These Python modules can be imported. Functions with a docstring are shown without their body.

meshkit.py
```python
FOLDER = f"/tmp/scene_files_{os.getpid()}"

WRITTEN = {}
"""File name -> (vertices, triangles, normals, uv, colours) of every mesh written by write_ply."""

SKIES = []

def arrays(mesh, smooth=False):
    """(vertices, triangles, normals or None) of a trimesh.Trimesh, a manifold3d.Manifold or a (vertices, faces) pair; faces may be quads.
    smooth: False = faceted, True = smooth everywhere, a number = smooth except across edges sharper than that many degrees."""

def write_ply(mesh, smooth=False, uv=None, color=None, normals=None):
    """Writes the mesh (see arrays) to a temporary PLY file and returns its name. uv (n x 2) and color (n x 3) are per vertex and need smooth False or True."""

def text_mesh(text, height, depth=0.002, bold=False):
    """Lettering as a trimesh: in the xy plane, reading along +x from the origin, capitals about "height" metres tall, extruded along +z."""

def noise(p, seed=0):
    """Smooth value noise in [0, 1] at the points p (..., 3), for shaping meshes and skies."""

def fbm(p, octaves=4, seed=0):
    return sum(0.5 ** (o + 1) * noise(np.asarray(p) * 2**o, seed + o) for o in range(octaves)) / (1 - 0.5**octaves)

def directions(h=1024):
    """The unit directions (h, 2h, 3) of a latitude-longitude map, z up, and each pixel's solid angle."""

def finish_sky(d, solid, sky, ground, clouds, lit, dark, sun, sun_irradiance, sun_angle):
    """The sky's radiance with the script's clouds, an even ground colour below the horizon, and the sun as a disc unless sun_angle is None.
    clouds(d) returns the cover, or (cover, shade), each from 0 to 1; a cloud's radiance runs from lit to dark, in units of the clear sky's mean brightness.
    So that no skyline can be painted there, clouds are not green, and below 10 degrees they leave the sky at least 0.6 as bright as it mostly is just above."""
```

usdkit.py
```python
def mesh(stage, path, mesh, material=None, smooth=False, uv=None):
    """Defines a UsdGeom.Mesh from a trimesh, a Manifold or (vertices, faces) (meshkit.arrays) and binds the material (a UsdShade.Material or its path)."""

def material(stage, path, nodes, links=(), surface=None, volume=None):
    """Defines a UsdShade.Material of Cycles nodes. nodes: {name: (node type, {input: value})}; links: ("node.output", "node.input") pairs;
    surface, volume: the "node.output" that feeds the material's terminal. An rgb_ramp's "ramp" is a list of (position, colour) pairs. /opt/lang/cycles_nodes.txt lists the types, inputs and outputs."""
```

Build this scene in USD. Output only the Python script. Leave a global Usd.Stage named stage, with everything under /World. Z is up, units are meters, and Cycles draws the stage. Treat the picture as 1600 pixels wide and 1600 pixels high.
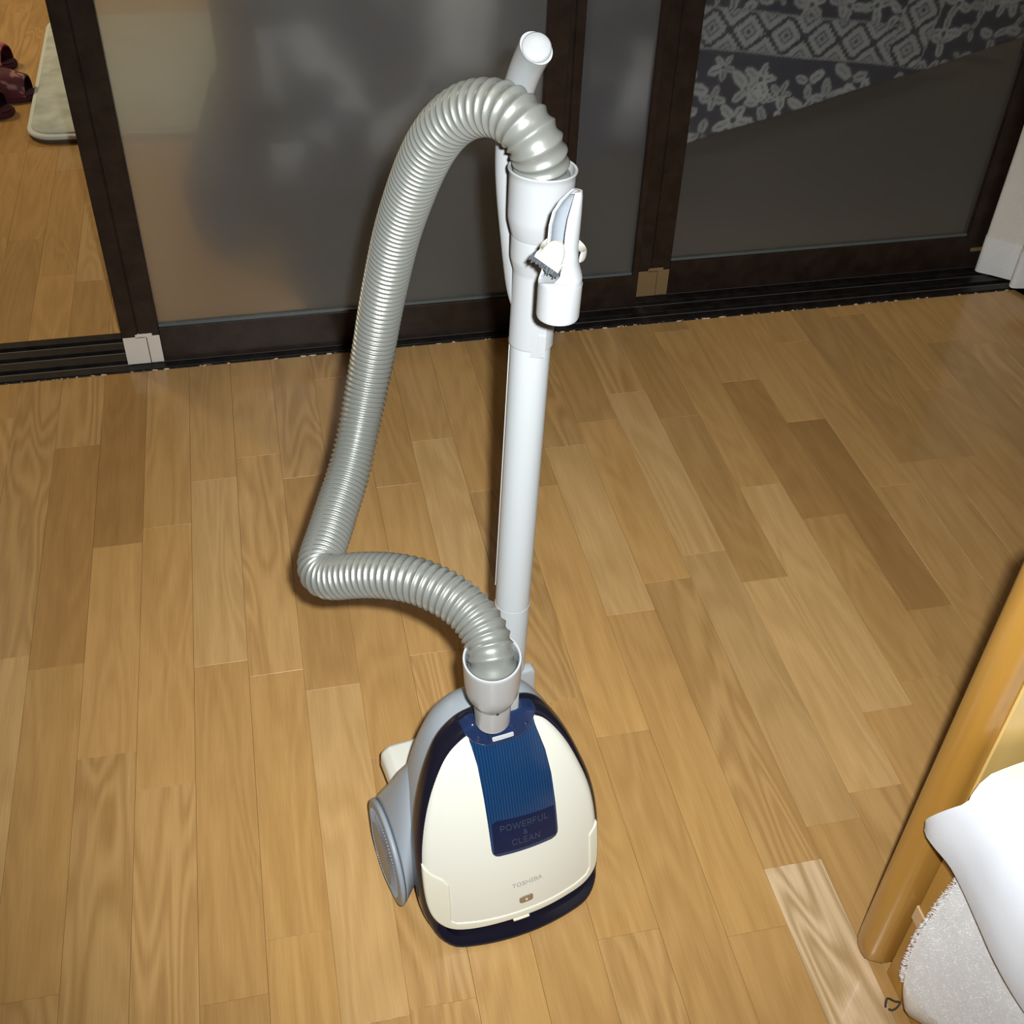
import math, random
import numpy as np, trimesh, usdkit, meshkit
import shapely
from shapely.geometry import Polygon, Point, LineString
from scipy.spatial import Delaunay
from scipy.interpolate import CubicSpline, PchipInterpolator
from pxr import Usd, UsdGeom, UsdLux, UsdShade, Gf, Sdf, Vt

random.seed(7)
RNG = np.random.default_rng(7)
stage = Usd.Stage.CreateInMemory()
UsdGeom.SetStageUpAxis(stage, UsdGeom.Tokens.z)
UsdGeom.SetStageMetersPerUnit(stage, 1.0)
UsdGeom.Xform.Define(stage, '/World')

# ------------------------------------------------------------------ camera
FPX, PITCH, YAW, ROLL = 1825.838, 0.7261744, 0.2380918, 0.0395166
CAM = np.array([0.401847, 0.0, 1.278529])
_f = np.array([math.sin(YAW) * math.cos(PITCH), math.cos(YAW) * math.cos(PITCH), -math.sin(PITCH)])
_r = np.array([math.cos(YAW), -math.sin(YAW), 0.0])
_u = np.cross(_r, _f)
RT = _r * math.cos(ROLL) + _u * math.sin(ROLL)
UP = -_r * math.sin(ROLL) + _u * math.cos(ROLL)
FW = _f
cam = UsdGeom.Camera.Define(stage, '/World/Camera')
cam.CreateHorizontalApertureAttr(36.0)
cam.CreateVerticalApertureAttr(36.0)
cam.CreateFocalLengthAttr(36.0 * FPX / 1600.0)
cam.CreateClippingRangeAttr(Gf.Vec2f(0.02, 200.0))
cam.CreateExposureAttr(0.36)
_m = Gf.Matrix4d(*RT, 0, *UP, 0, *(-FW), 0, *CAM, 1)
cam.AddTransformOp().Set(_m)

# ------------------------------------------------------------------ lights
# the camera's own flash: a small lamp just above and to the right of the lens
FLASH = CAM + RT * 0.034 + UP * 0.028
fl_ = UsdLux.SphereLight.Define(stage, '/World/flash_light')
fl_.AddTransformOp().Set(Gf.Matrix4d(*RT, 0, *UP, 0, *(-FW), 0, *FLASH, 1))
fl_.CreateRadiusAttr(0.012); fl_.CreateIntensityAttr(18000.0); fl_.CreateColorAttr(Gf.Vec3f(0.955, 0.985, 1.0))
sh_ = UsdLux.ShapingAPI.Apply(fl_.GetPrim()); sh_.CreateShapingConeAngleAttr(41.0); sh_.CreateShapingConeSoftnessAttr(1.0)     # its reflector throws a soft cone
# ceiling lamps of the two rooms, plus an added one (their fixtures are built further down)
def disk_light(path, pos, radius, intensity, color):
    l = UsdLux.DiskLight.Define(stage, path)
    l.AddTranslateOp().Set(Gf.Vec3d(*map(float, pos)))
    l.CreateRadiusAttr(radius); l.CreateIntensityAttr(intensity); l.CreateColorAttr(Gf.Vec3f(*color))
    return l
LAMP_FRONT = np.array([0.75, 0.35, 2.30])
LAMP_BACK = np.array([-1.60, 4.00, 2.30])
disk_light('/World/ceiling_light_front', LAMP_FRONT, 0.20, 1.6, (1.0, 0.78, 0.50))
disk_light('/World/ceiling_light_back', LAMP_BACK, 0.22, 52.0, (1.0, 0.82, 0.52))
LAMP_BACK2 = np.array([0.85, 4.70, 2.30])  # added, unseen lamp that brightens the quilt behind the glass
disk_light('/World/ceiling_light_back_dim', LAMP_BACK2, 0.22, 26.0, (1.0, 0.90, 0.74))
dome = UsdLux.DomeLight.Define(stage, '/World/ambient_sky')
dome.CreateIntensityAttr(0.02)

# ------------------------------------------------------------------ helpers
USED = {}
def numbered(parent, name):
    k = parent + '/' + name
    n = USED.get(k, 0); USED[k] = n + 1
    return k if n == 0 else f'{k}_{n:03d}'
def tag(prim, label=None, cat=None, group=None, kind=None):
    for k, v in (('label', label), ('category', cat), ('group', group), ('kind', kind)):
        if v: prim.SetCustomDataByKey(k, v)
LOC = {}
def thing(name, label, cat, loc=(0, 0, 0), group=None, kind=None):
    p = numbered('/World', name)
    x = UsdGeom.Xform.Define(stage, p); x.AddTranslateOp().Set(Gf.Vec3d(*map(float, loc)))
    LOC[p] = np.array(loc, float)
    tag(x.GetPrim(), label, cat, group, kind)
    return p
def part(parent, name, mesh, mat, smooth=35, label=None, kind=None, color=None):
    """a part under a thing (or under a part); the mesh comes in world coordinates"""
    p = numbered(parent, name)
    top = '/'.join(parent.split('/')[:3])
    off = LOC.get(top, np.zeros(3))
    v, f = (np.array(mesh.vertices, float), np.array(mesh.faces)) if hasattr(mesh, 'vertices') else (np.array(mesh[0], float), np.array(mesh[1]))
    if f.shape[1] == 4: f = np.vstack([f[:, [0, 1, 2]], f[:, [0, 2, 3]]])
    m = usdkit.mesh(stage, p, (v - off, f), MATS[mat], smooth=(True if color is not None else smooth))
    if color is not None:
        UsdGeom.PrimvarsAPI(m).CreatePrimvar('tint', Sdf.ValueTypeNames.Color3fArray, 'vertex').Set(Vt.Vec3fArray.FromNumpy(np.asarray(color, np.float32)))
    tag(m.GetPrim(), label, None, None, kind)
    return p
def whole(name, mesh, mat, label, cat, smooth=35, group=None, kind=None, color=None):
    """a thing that is one mesh"""
    p = part('/World', name, mesh, mat, smooth, None, None, color)
    tag(stage.GetPrimAtPath(p), label, cat, group, kind)
    return p
def join(ms): return trimesh.util.concatenate([m if isinstance(m, trimesh.Trimesh) else trimesh.Trimesh(*m, process=False) for m in ms])
def unit(v): v = np.asarray(v, float); return v / np.linalg.norm(v)
def box(x0, x1, y0, y1, z0, z1, c=0.0):
    """box with chamfered edges (c metres)"""
    if c <= 0:
        m = trimesh.creation.box([x1 - x0, y1 - y0, z1 - z0]); m.apply_translation([(x0 + x1) / 2, (y0 + y1) / 2, (z0 + z1) / 2]); return m
    pts = []
    for sx in (0, 1):
        for sy in (0, 1):
            for sz in (0, 1):
                P = np.array([(x0, x1)[sx], (y0, y1)[sy], (z0, z1)[sz]]); d = np.array([1 - 2 * sx, 1 - 2 * sy, 1 - 2 * sz]) * c
                for k in range(3):
                    o = d.copy(); o[k] = 0; pts.append(P + o)
    return trimesh.convex.convex_hull(np.array(pts))
def frame_of(axis, hint=(0, 0, 1)):
    a = unit(axis); h = np.array(hint, float)
    if abs(a @ unit(h)) > 0.98: h = np.array([1.0, 0, 0])
    x = unit(h - a * (h @ a)); return x, np.cross(a, x), a
def grid_faces(n, m, wrap=True, flip=False):
    i, j = np.meshgrid(np.arange(n - 1), np.arange(m if wrap else m - 1), indexing='ij')
    a = i * m + j; b = i * m + (j + 1) % m; c = (i + 1) * m + (j + 1) % m; d = (i + 1) * m + j
    q = np.stack([a, b, c, d], -1).reshape(-1, 4)
    f = np.vstack([q[:, [0, 1, 2]], q[:, [0, 2, 3]]])
    return f[:, ::-1] if flip else f
def rings(R, cap0=True, cap1=True):
    """loft of closed rings R (n, m, 3), capped with fans"""
    R = np.asarray(R, float); n, m, _ = R.shape
    v = R.reshape(-1, 3); f = [grid_faces(n, m)]
    extra = []
    for on, k, rev in ((cap0, 0, True), (cap1, n - 1, False)):
        if on:
            c = len(v) + len(extra); extra.append(R[k].mean(0)); a = k * m + np.arange(m); b = k * m + (np.arange(m) + 1) % m
            f.append(np.stack([np.full(m, c), b, a] if rev else [np.full(m, c), a, b], 1))
    v = np.vstack([v, np.array(extra)]) if extra else v
    me = trimesh.Trimesh(v, np.vstack(f), process=False)
    if me.volume < 0: me.invert()
    return me
def lathe(p0, axis, profile, n=56, hint=(0, 0, 1), closed=False):
    """profile: (distance along the axis, radius)"""
    x, y, a = frame_of(axis, hint); t = np.arange(n) * 2 * math.pi / n
    R = [np.asarray(p0) + a * d + max(r, 1e-5) * (np.cos(t)[:, None] * x + np.sin(t)[:, None] * y) for d, r in profile]
    if closed:
        R.append(R[0]); return rings(R, False, False)
    return rings(R)
def rnd_profile(length, r, c=0.002, k=4):
    """cylinder profile with rounded ends"""
    a = np.linspace(0, math.pi / 2, k + 1)
    return [(0, 0)] + [(c - c * math.cos(t), r - c + c * math.sin(t)) for t in a] + [(length - c + c * math.sin(t), r - c + c * math.cos(t)) for t in a] + [(length, 0)]
def sweep(path, ra, rb=None, n=24, hint=(0, 0, 1), caps=True):
    """tube along a path, elliptic radii ra (along the carried frame's x) and rb"""
    P = np.asarray(path, float); N = len(P)
    T = np.gradient(P, axis=0); T /= np.linalg.norm(T, axis=1, keepdims=True)
    ra = np.broadcast_to(ra, N); rb = ra if rb is None else np.broadcast_to(rb, N)
    x, _, _ = frame_of(T[0], hint); t = np.arange(n) * 2 * math.pi / n; R = []
    for k in range(N):
        x = unit(x - T[k] * (x @ T[k])); y = np.cross(T[k], x)
        R.append(P[k] + ra[k] * np.cos(t)[:, None] * x + rb[k] * np.sin(t)[:, None] * y)
    return rings(R, caps, caps)
def spline(pts, n):
    p = np.asarray(pts, float); s = np.r_[0, np.cumsum(np.linalg.norm(np.diff(p, axis=0), axis=1))]
    return CubicSpline(s, p)(np.linspace(0, s[-1], n))
def pix(px, d):
    """where a line of sight meets depth d along the camera's axis (used to lay out measured points in metres)"""
    px = np.asarray(px, float); d = np.asarray(d, float)
    return CAM + (FW + (px[..., :1] - 800) / FPX * RT + (800 - px[..., 1:2]) / FPX * UP) * d[..., None]

# ------------------------------------------------------------------ materials
MATS = {}
def M(name, nodes, links, surface): MATS[name] = usdkit.material(stage, '/World/Looks/' + name, nodes, links, surface=surface)
def plain(name, color, rough=0.5, **kw):
    M(name, {'p': ('principled_bsdf', dict(base_color=color, roughness=rough, **kw))}, [], 'p.BSDF')
def speckled(name, c0, c1, scale, rough=0.6, bump=0.0, bscale=None, detail=3, lo=.35, hi=.65, **kw):
    n = {'g': ('geometry', {}), 'n': ('noise_texture', dict(scale=scale, detail=detail, roughness=.6)), 'r': ('rgb_ramp', {'ramp': [(lo, c0), (hi, c1)]}), 'p': ('principled_bsdf', dict(roughness=rough, **kw))}
    l = [('g.position', 'n.vector'), ('n.fac', 'r.fac'), ('r.color', 'p.base_color')]
    if bump:
        n['n2'] = ('noise_texture', dict(scale=bscale or scale * 4, detail=3)); n['b'] = ('bump', dict(strength=bump, distance=.002))
        l += [('g.position', 'n2.vector'), ('n2.fac', 'b.height'), ('b.normal', 'p.normal')]
    M(name, n, l, 'p.BSDF')
def wood_floor(name, dark, light, grain=0.5, rings_=48.0, rough=.22):
    """oak strip: stretched rings for cathedral grain, fine pores along y, each strip shifted by its own random number"""
    n = {'g': ('geometry', {}), 'oi': ('object_info', {}),
         'mul': ('math', dict(math_type='multiply', value2=37.0)),
         'off': ('combine_xyz', {}), 'add': ('vector_math', dict(math_type='add')),
         'mp': ('mapping', dict(scale=(15.0, 2.2, 1.0))), 'mf': ('mapping', dict(scale=(420.0, 16.0, 1.0))), 'ms': ('mapping', dict(scale=(60.0, 3.0, 1.0))),
         'w': ('noise_texture', dict(scale=1.0, detail=1.3, roughness=.4, distortion=.5)),
         'wm': ('math', dict(math_type='multiply', value2=rings_)), 'ws': ('math', dict(math_type='sine')), 'wa': ('math', dict(math_type='multiply_add', value2=.5, value3=.5)),
         'fine': ('noise_texture', dict(scale=1.0, detail=2, roughness=.6)), 'str': ('noise_texture', dict(scale=1.0, detail=3, roughness=.6)),
         'm1': ('math', dict(math_type='multiply', value2=grain)), 'm2': ('math', dict(math_type='multiply_add', value2=.45)), 'm3': ('math', dict(math_type='multiply_add', value2=.55)),
         'sub': ('math', dict(math_type='subtract', value2=.5 * grain)),
         'ramp': ('rgb_ramp', {'ramp': [(0.15, dark), (0.85, light)]}),
         'hv': ('math', dict(math_type='multiply_add', value2=.20, value3=.90)), 'hsv': ('hsv', dict(hue=.5, saturation=1.0, fac=1.0)),
         'b': ('bump', dict(strength=.12, distance=.0006)),
         'p': ('principled_bsdf', dict(roughness=rough, specular_ior_level=.45, coat_weight=.22, coat_roughness=.06))}
    l = [('oi.random', 'mul.value1'), ('mul.value', 'off.x'), ('mul.value', 'off.y'), ('g.position', 'add.vector1'), ('off.vector', 'add.vector2'),
         ('add.vector', 'mp.vector'), ('add.vector', 'mf.vector'), ('add.vector', 'ms.vector'), ('mp.vector', 'w.vector'), ('mf.vector', 'fine.vector'), ('ms.vector', 'str.vector'),
         ('w.fac', 'wm.value1'), ('wm.value', 'ws.value1'), ('ws.value', 'wa.value1'),
         ('wa.value', 'm1.value1'), ('m1.value', 'sub.value1'), ('fine.fac', 'm2.value1'), ('sub.value', 'm2.value3'), ('str.fac', 'm3.value1'), ('m2.value', 'm3.value3'),
         ('m3.value', 'ramp.fac'), ('ramp.color', 'hsv.color'), ('oi.random', 'hv.value1'), ('hv.value', 'hsv.value'), ('hsv.color', 'p.base_color'),
         ('fine.fac', 'b.height'), ('b.normal', 'p.normal')]
    M(name, n, l, 'p.BSDF')
wood_floor('oak_mid', (0.384, 0.210, 0.068), (0.576, 0.345, 0.128), .16)
wood_floor('oak_light', (0.432, 0.258, 0.093), (0.634, 0.402, 0.173), .20)
wood_floor('oak_pale', (0.432, 0.280, 0.127), (0.768, 0.559, 0.337), .46, 74.0)
wood_floor('oak_dark', (0.326, 0.170, 0.053), (0.480, 0.270, 0.093), .14)
wood_floor('oak_grain', (0.365, 0.201, 0.068), (0.570, 0.350, 0.137), .32, 62.0)
plain('joint_dark', (.10, .055, .02), .7)
speckled('frame_wood', (.016, .0095, .0068), (.027, .0165, .012), 30, .38, .08, 300, specular_ior_level=.3)
speckled('sill_wood', (.007, .0055, .005), (.016, .013, .012), 40, .42, .1, 260, specular_ior_level=.25)
plain('groove_rail', (.10, .095, .088), .55)  # lightened to paint in the thin grey reflections along the grooves
speckled('chipped_edge', (.012, .009, .007), (.70, .60, .47), 70, .7, .2, 200, 4, .56, .60)
plain('guard_plastic', (.66, .61, .53), .35)
plain('guard_tan', (.21, .135, .06), .45)
plain('wall_paper', (.42, .38, .31), .85)
plain('ceiling_paper', (.50, .47, .41), .9)
plain('back_wall_paper', (.40, .34, .24), .85)
# frosted glass: rough refraction with a little scattered haze
def frosted(name, frost, haze, hazy=.065):
    M(name, {'t': ('transparent_bsdf', dict(color=(.93, .95, .95))), 'r': ('refraction_bsdf', dict(color=(.93, .95, .95), roughness=.85, IOR=1.13, distribution='ggx')), 'd': ('diffuse_bsdf', dict(color=haze)),
   'm1': ('mix_closure', dict(fac=frost)), 'mx': ('mix_closure', dict(fac=hazy)), 'gl': ('glossy_bsdf', dict(color=(1, 1, 1), roughness=.32)), 'm2': ('mix_closure', dict(fac=.02))},
  [('t.BSDF', 'm1.closure1'), ('r.BSDF', 'm1.closure2'), ('m1.closure', 'mx.closure1'), ('d.BSDF', 'mx.closure2'), ('mx.closure', 'm2.closure1'), ('gl.BSDF', 'm2.closure2')], 'm2.closure')
frosted('frosted_glass', .58, (.30, .30, .30), .115)
frosted('satin_glass', .22, (.28, .27, .26))
plain('glass_edge', (.10, .12, .115), .2)
# vacuum cleaner
plain('white_plastic', (.355, .368, .374), .30, coat_weight=.15, coat_roughness=.15)
plain('pipe_plastic', (.425, .45, .458), .30)
plain('collar_plastic', (.41, .425, .432), .30)
plain('grey_plastic', (.305, .342, .375), .38)
plain('wheel_plastic', (.275, .31, .35), .42)
plain('grille_plastic', (.23, .26, .30), .5)
plain('cream_plastic', (.70, .70, .615), .33, coat_weight=.25, coat_roughness=.12)
plain('cream_trim', (.70, .685, .56), .33)
plain('navy_gloss', (.008, .008, .016), .16, coat_weight=.15, coat_roughness=.05)
plain('navy_latch', (.012, .024, .07), .10, coat_weight=.7, coat_roughness=.04)
M('blue_window', {'uv': ('uvmap', {'attribute': 'st'}), 'w': ('wave_texture', dict(wave_type='bands', bands_direction='x', profile='sine', scale=4.9)),
   'r': ('rgb_ramp', {'ramp': [(.25, (.005, .026, .080)), (.75, (.009, .044, .118))]}), 'p': ('principled_bsdf', dict(roughness=.14, coat_weight=.8, coat_roughness=.06))},
  [('uv.UV', 'w.vector'), ('w.fac', 'r.fac'), ('r.color', 'p.base_color')], 'p.BSDF')
plain('blue_plate', (.006, .012, .042), .22, specular_ior_level=.35)
plain('print_dim', (.030, .042, .075), .3)
plain('print_grey', (.36, .34, .28), .5)
plain('emblem_gold', (.34, .27, .17), .35, metallic=.4)
plain('emblem_mark', (.62, .57, .45), .4)
M('hose_metal', {'p': ('principled_bsdf', dict(base_color=(.30, .312, .285), metallic=.5, roughness=.33))}, [], 'p.BSDF')
plain('bristle', (.06, .065, .075), .6)
plain('scoop_shade', (.235, .26, .285), .3)  # darker grey paints in the shade inside the white crevice tool
plain('beige_plastic', (.40, .385, .335), .4)
plain('dark_hole', (.01, .01, .012), .8)
# bed
def pine(name, dark, light):
    n = {'g': ('geometry', {}), 'mp': ('mapping', dict(scale=(26.0, 26.0, 2.2))), 'w': ('noise_texture', dict(scale=1.0, detail=3, roughness=.55, distortion=.5)), 'r': ('rgb_ramp', {'ramp': [(.3, dark), (.7, light)]}),
         'p': ('principled_bsdf', dict(roughness=.30, coat_weight=.25, coat_roughness=.15))}
    M(name, n, [('g.position', 'mp.vector'), ('mp.vector', 'w.vector'), ('w.fac', 'r.fac'), ('r.color', 'p.base_color')], 'p.BSDF')
pine('honey_pine', (.38, .185, .03), (.49, .26, .055))
pine('pale_pine', (.62, .40, .12), (.72, .50, .18))
plain('bracket_tan', (.62, .42, .24), .4)
speckled('fleece', (.80, .81, .83), (.87, .88, .90), 55, .95, .4, 420, sheen_weight=.5)
speckled('fleece_hem', (.72, .66, .60), (.80, .75, .69), 70, .9, .5, 500)
speckled('sheet_cotton', (.80, .83, .89), (.84, .87, .92), 9, .85, .1, 900)
plain('sheet_under', (.86, .74, .68), .85)
plain('mattress_cloth', (.62, .60, .56), .9)
speckled('curtain_cloth', (.74, .72, .66), (.79, .77, .71), 300, .9, .3, 900)
speckled('curtain_hem', (.80, .80, .78), (.86, .86, .84), 300, .9, .3, 900)
def tinted(name, rough=.9, bump=.4, bscale=500, **kw):
    M(name, {'a': ('attribute', {'attribute': 'tint'}), 'g': ('geometry', {}), 'n': ('noise_texture', dict(scale=bscale, detail=2)), 'b': ('bump', dict(strength=bump, distance=.002)), 'p': ('principled_bsdf', dict(roughness=rough, **kw))},
      [('a.color', 'p.base_color'), ('g.position', 'n.vector'), ('n.fac', 'b.height'), ('b.normal', 'p.normal')], 'p.BSDF')
M('quilt_print', {'a': ('attribute', {'attribute': 'tint'}), 'p': ('principled_bsdf', dict(roughness=.9)), 't': ('translucent_bsdf', {}), 'm': ('mix_closure', dict(fac=.6))},
  [('a.color', 'p.base_color'), ('a.color', 't.color'), ('p.BSDF', 'm.closure1'), ('t.BSDF', 'm.closure2')], 'm.closure')
tinted('slipper_print', .55, .3, 400); 
speckled('mat_pile', (.42, .46, .41), (.64, .68, .62), 14, .95, .8, 350)
plain('mat_border', (.66, .70, .64), .9)
plain('slipper_sole', (.07, .012, .018), .8)
plain('mat_base', (.10, .075, .04), .9)
plain('dark_cushion', (.030, .040, .075), .9)
plain('shade_brown', (.10, .085, .072), .95)
plain('dark_table', (.030, .020, .016), .5)
plain('thread', (.05, .04, .03), .8)
plain('lamp_metal', (.6, .6, .6), .4)
M('lamp_diffuser', {'e': ('emission', dict(color=(1.0, .84, .58), strength=1.2))}, [], 'e.emission')

# ------------------------------------------------------------------ room: floor of oak strips
STRIP = 0.0757
floor = thing('floor', 'glossy honey-brown oak strip floor running under the sliding doors', 'floor', kind='structure')
part(floor, 'subfloor', box(-1.6, 2.03, -2.2, 1.905, -.03, -.0035), 'oak_mid', False)
part(floor, 'subfloor', box(-2.2, 3.0, 2.046, 5.4, -.03, -.0035), 'oak_mid', False)
known = {-1: [1.221], 0: [1.70, 1.192, .70], 1: [1.432, 1.022, .58], 2: [1.464, .957], 3: [1.569, 1.155, .655], 4: [1.62, 1.123, .719], 5: [1.55, 1.082, .60], 6: [1.83, 1.33, .95, .605], 7: [1.50, 1.12, .80], 8: [1.612, 1.2, .70],
         9: [1.46, 1.0, .645], 10: [1.453, .928], 11: [1.553, 1.144, .619], 12: [1.614, 1.2, .695], 13: [1.69, 1.249, .741], 14: [1.60, 1.174, .779], 15: [1.876, 1.39, .9], 16: [1.69, 1.296, .942],
         17: [1.55, 1.07], 18: [1.80, 1.35, .9], 19: [1.403, .95], 20: [1.876, 1.40], 21: [1.6, 1.12], 22: [1.75, 1.3]}
tone = {(3, 1.2): 'oak_light', (5, .9): 'oak_light', (1, .8): 'oak_grain', (2, .8): 'oak_grain', (11, 1.3): 'oak_light', (12, .5): 'oak_pale', (13, 1.0): 'oak_light', (14, 1.0): 'oak_light', (16, 1.5): 'oak_dark',
        (10, 1.1): 'oak_mid', (10, .7): 'oak_mid', (9, 1.2): 'oak_grain', (0, 1.4): 'oak_dark', (1, 1.7): 'oak_dark', (2, 1.2): 'oak_mid', (11, .9): 'oak_mid', (12, 1.4): 'oak_mid', (8, 1.4): 'oak_light', (6, 1.5): 'oak_mid', (-1, 1.5): 'oak_grain', (0, 1.0): 'oak_mid',
        (6, .75): 'oak_grain', (7, .9): 'oak_grain', (17, 1.3): 'oak_dark', (19, 1.2): 'oak_mid', (13, 1.5): 'oak_light', (3, 1.3): 'oak_light', (4, .9): 'oak_mid', (6, .4): 'oak_grain', (20, 1.6): 'oak_mid'}
tones = ['oak_mid'] * 8 + ['oak_light', 'oak_grain', 'oak_grain']
def strip(i, y0, y1, mat):
    part(floor, 'plank', box(i * STRIP + .00012, (i + 1) * STRIP - .00012, y0 + .0001, y1 - .0001, -.012, 0, .0004), mat, False)
for i in range(-5, 26):
    js = known.get(i)
    if js is None:
        y = 1.9 - RNG.uniform(0, .45); js = []
        while y > .3: js.append(y); y -= RNG.uniform(.4, .5)
    js = sorted(j for j in js if j > .3)
    ys = [.25] + js + [1.912]
    for a, b in zip(ys[:-1], ys[1:]):
        m = None
        for (c, yy), t in tone.items():
            if c == i and a < yy < b: m = t
        strip(i, a, b, m or tones[RNG.integers(len(tones))])
for i in range(-9, 3):
    y = 2.045; first = RNG.uniform(.1, .45)
    while y < 4.0:
        b = min(y + first, 4.0); strip(i, y, b, tones[RNG.integers(len(tones))]); y = b; first = RNG.uniform(.40, .5)
part(floor, 'plank', join([box(i * STRIP + .0003, (i + 1) * STRIP - .0003, 2.045, 4.0, -.012, 0) for i in range(3, 27)]), 'oak_mid', False, kind='stuff')

def struct(name, mesh, mat, label, cat):
    return whole(name, mesh, mat, label, cat, False, None, 'structure')
struct('wall_left', box(-1.7, -1.6, -2.2, 1.91, 0, 2.4), 'wall_paper', 'plain beige wall on the left of the room, outside the picture', 'wall')
struct('wall_right', box(2.03, 2.13, -2.2, 2.05, 0, 2.4), 'wall_paper', 'plain beige wall on the right behind the curtain', 'wall')
struct('wall_rear', box(-1.7, 2.13, -2.3, -2.2, 0, 2.4), 'wall_paper', 'plain beige wall behind the camera', 'wall')
struct('ceiling', box(-1.7, 2.13, -2.3, 2.05, 2.4, 2.5), 'ceiling_paper', 'pale papered ceiling over the near room', 'ceiling')
struct('wall_lintel', box(-1.7, 2.03, 1.913, 2.043, 2.0, 2.4), 'wall_paper', 'beige wall strip above the sliding doors', 'wall')
struct('wall_far', box(-2.3, 3.1, 5.4, 5.5, 0, 2.4), 'back_wall_paper', 'far wall of the room beyond the sliding doors', 'wall')
struct('wall_far_left', box(-2.3, -2.2, 2.05, 5.4, 0, 2.4), 'back_wall_paper', 'left wall of the room beyond the sliding doors', 'wall')
struct('wall_far_right', box(3.0, 3.1, 2.05, 5.4, 0, 2.4), 'back_wall_paper', 'right wall of the room beyond the sliding doors', 'wall')
struct('ceiling', box(-2.3, 3.1, 2.05, 5.5, 2.4, 2.5), 'ceiling_paper', 'pale ceiling over the room beyond the sliding doors', 'ceiling')

# door sill with three grooves
sill = thing('trim_1', 'dark brown three-groove floor track under the sliding doors', 'door track', kind='structure')
part(sill, 'threshold', box(-1.6, 2.03, 1.912, 2.046, -.03, -.004), 'sill_wood', False)
for a, b in ((1.9125, 1.931), (1.947, 1.971), (1.987, 2.009), (2.025, 2.046)):
    part(sill, 'track_ridge', box(-1.6, 2.03, a, b, -.006, .0035, .0008), 'sill_wood', False)
for y in (1.939, 1.979, 2.017):
    part(sill, 'groove_rail', box(-1.6, 2.03, y - .0014, y + .0014, -.005, -.0012), 'groove_rail', False)
part(sill, 'threshold_edge', box(-1.6, 2.03, 1.9095, 1.9123, -.01, .0012, .0004), 'chipped_edge', False, label='chipped front edge showing pale bare wood')

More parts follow.
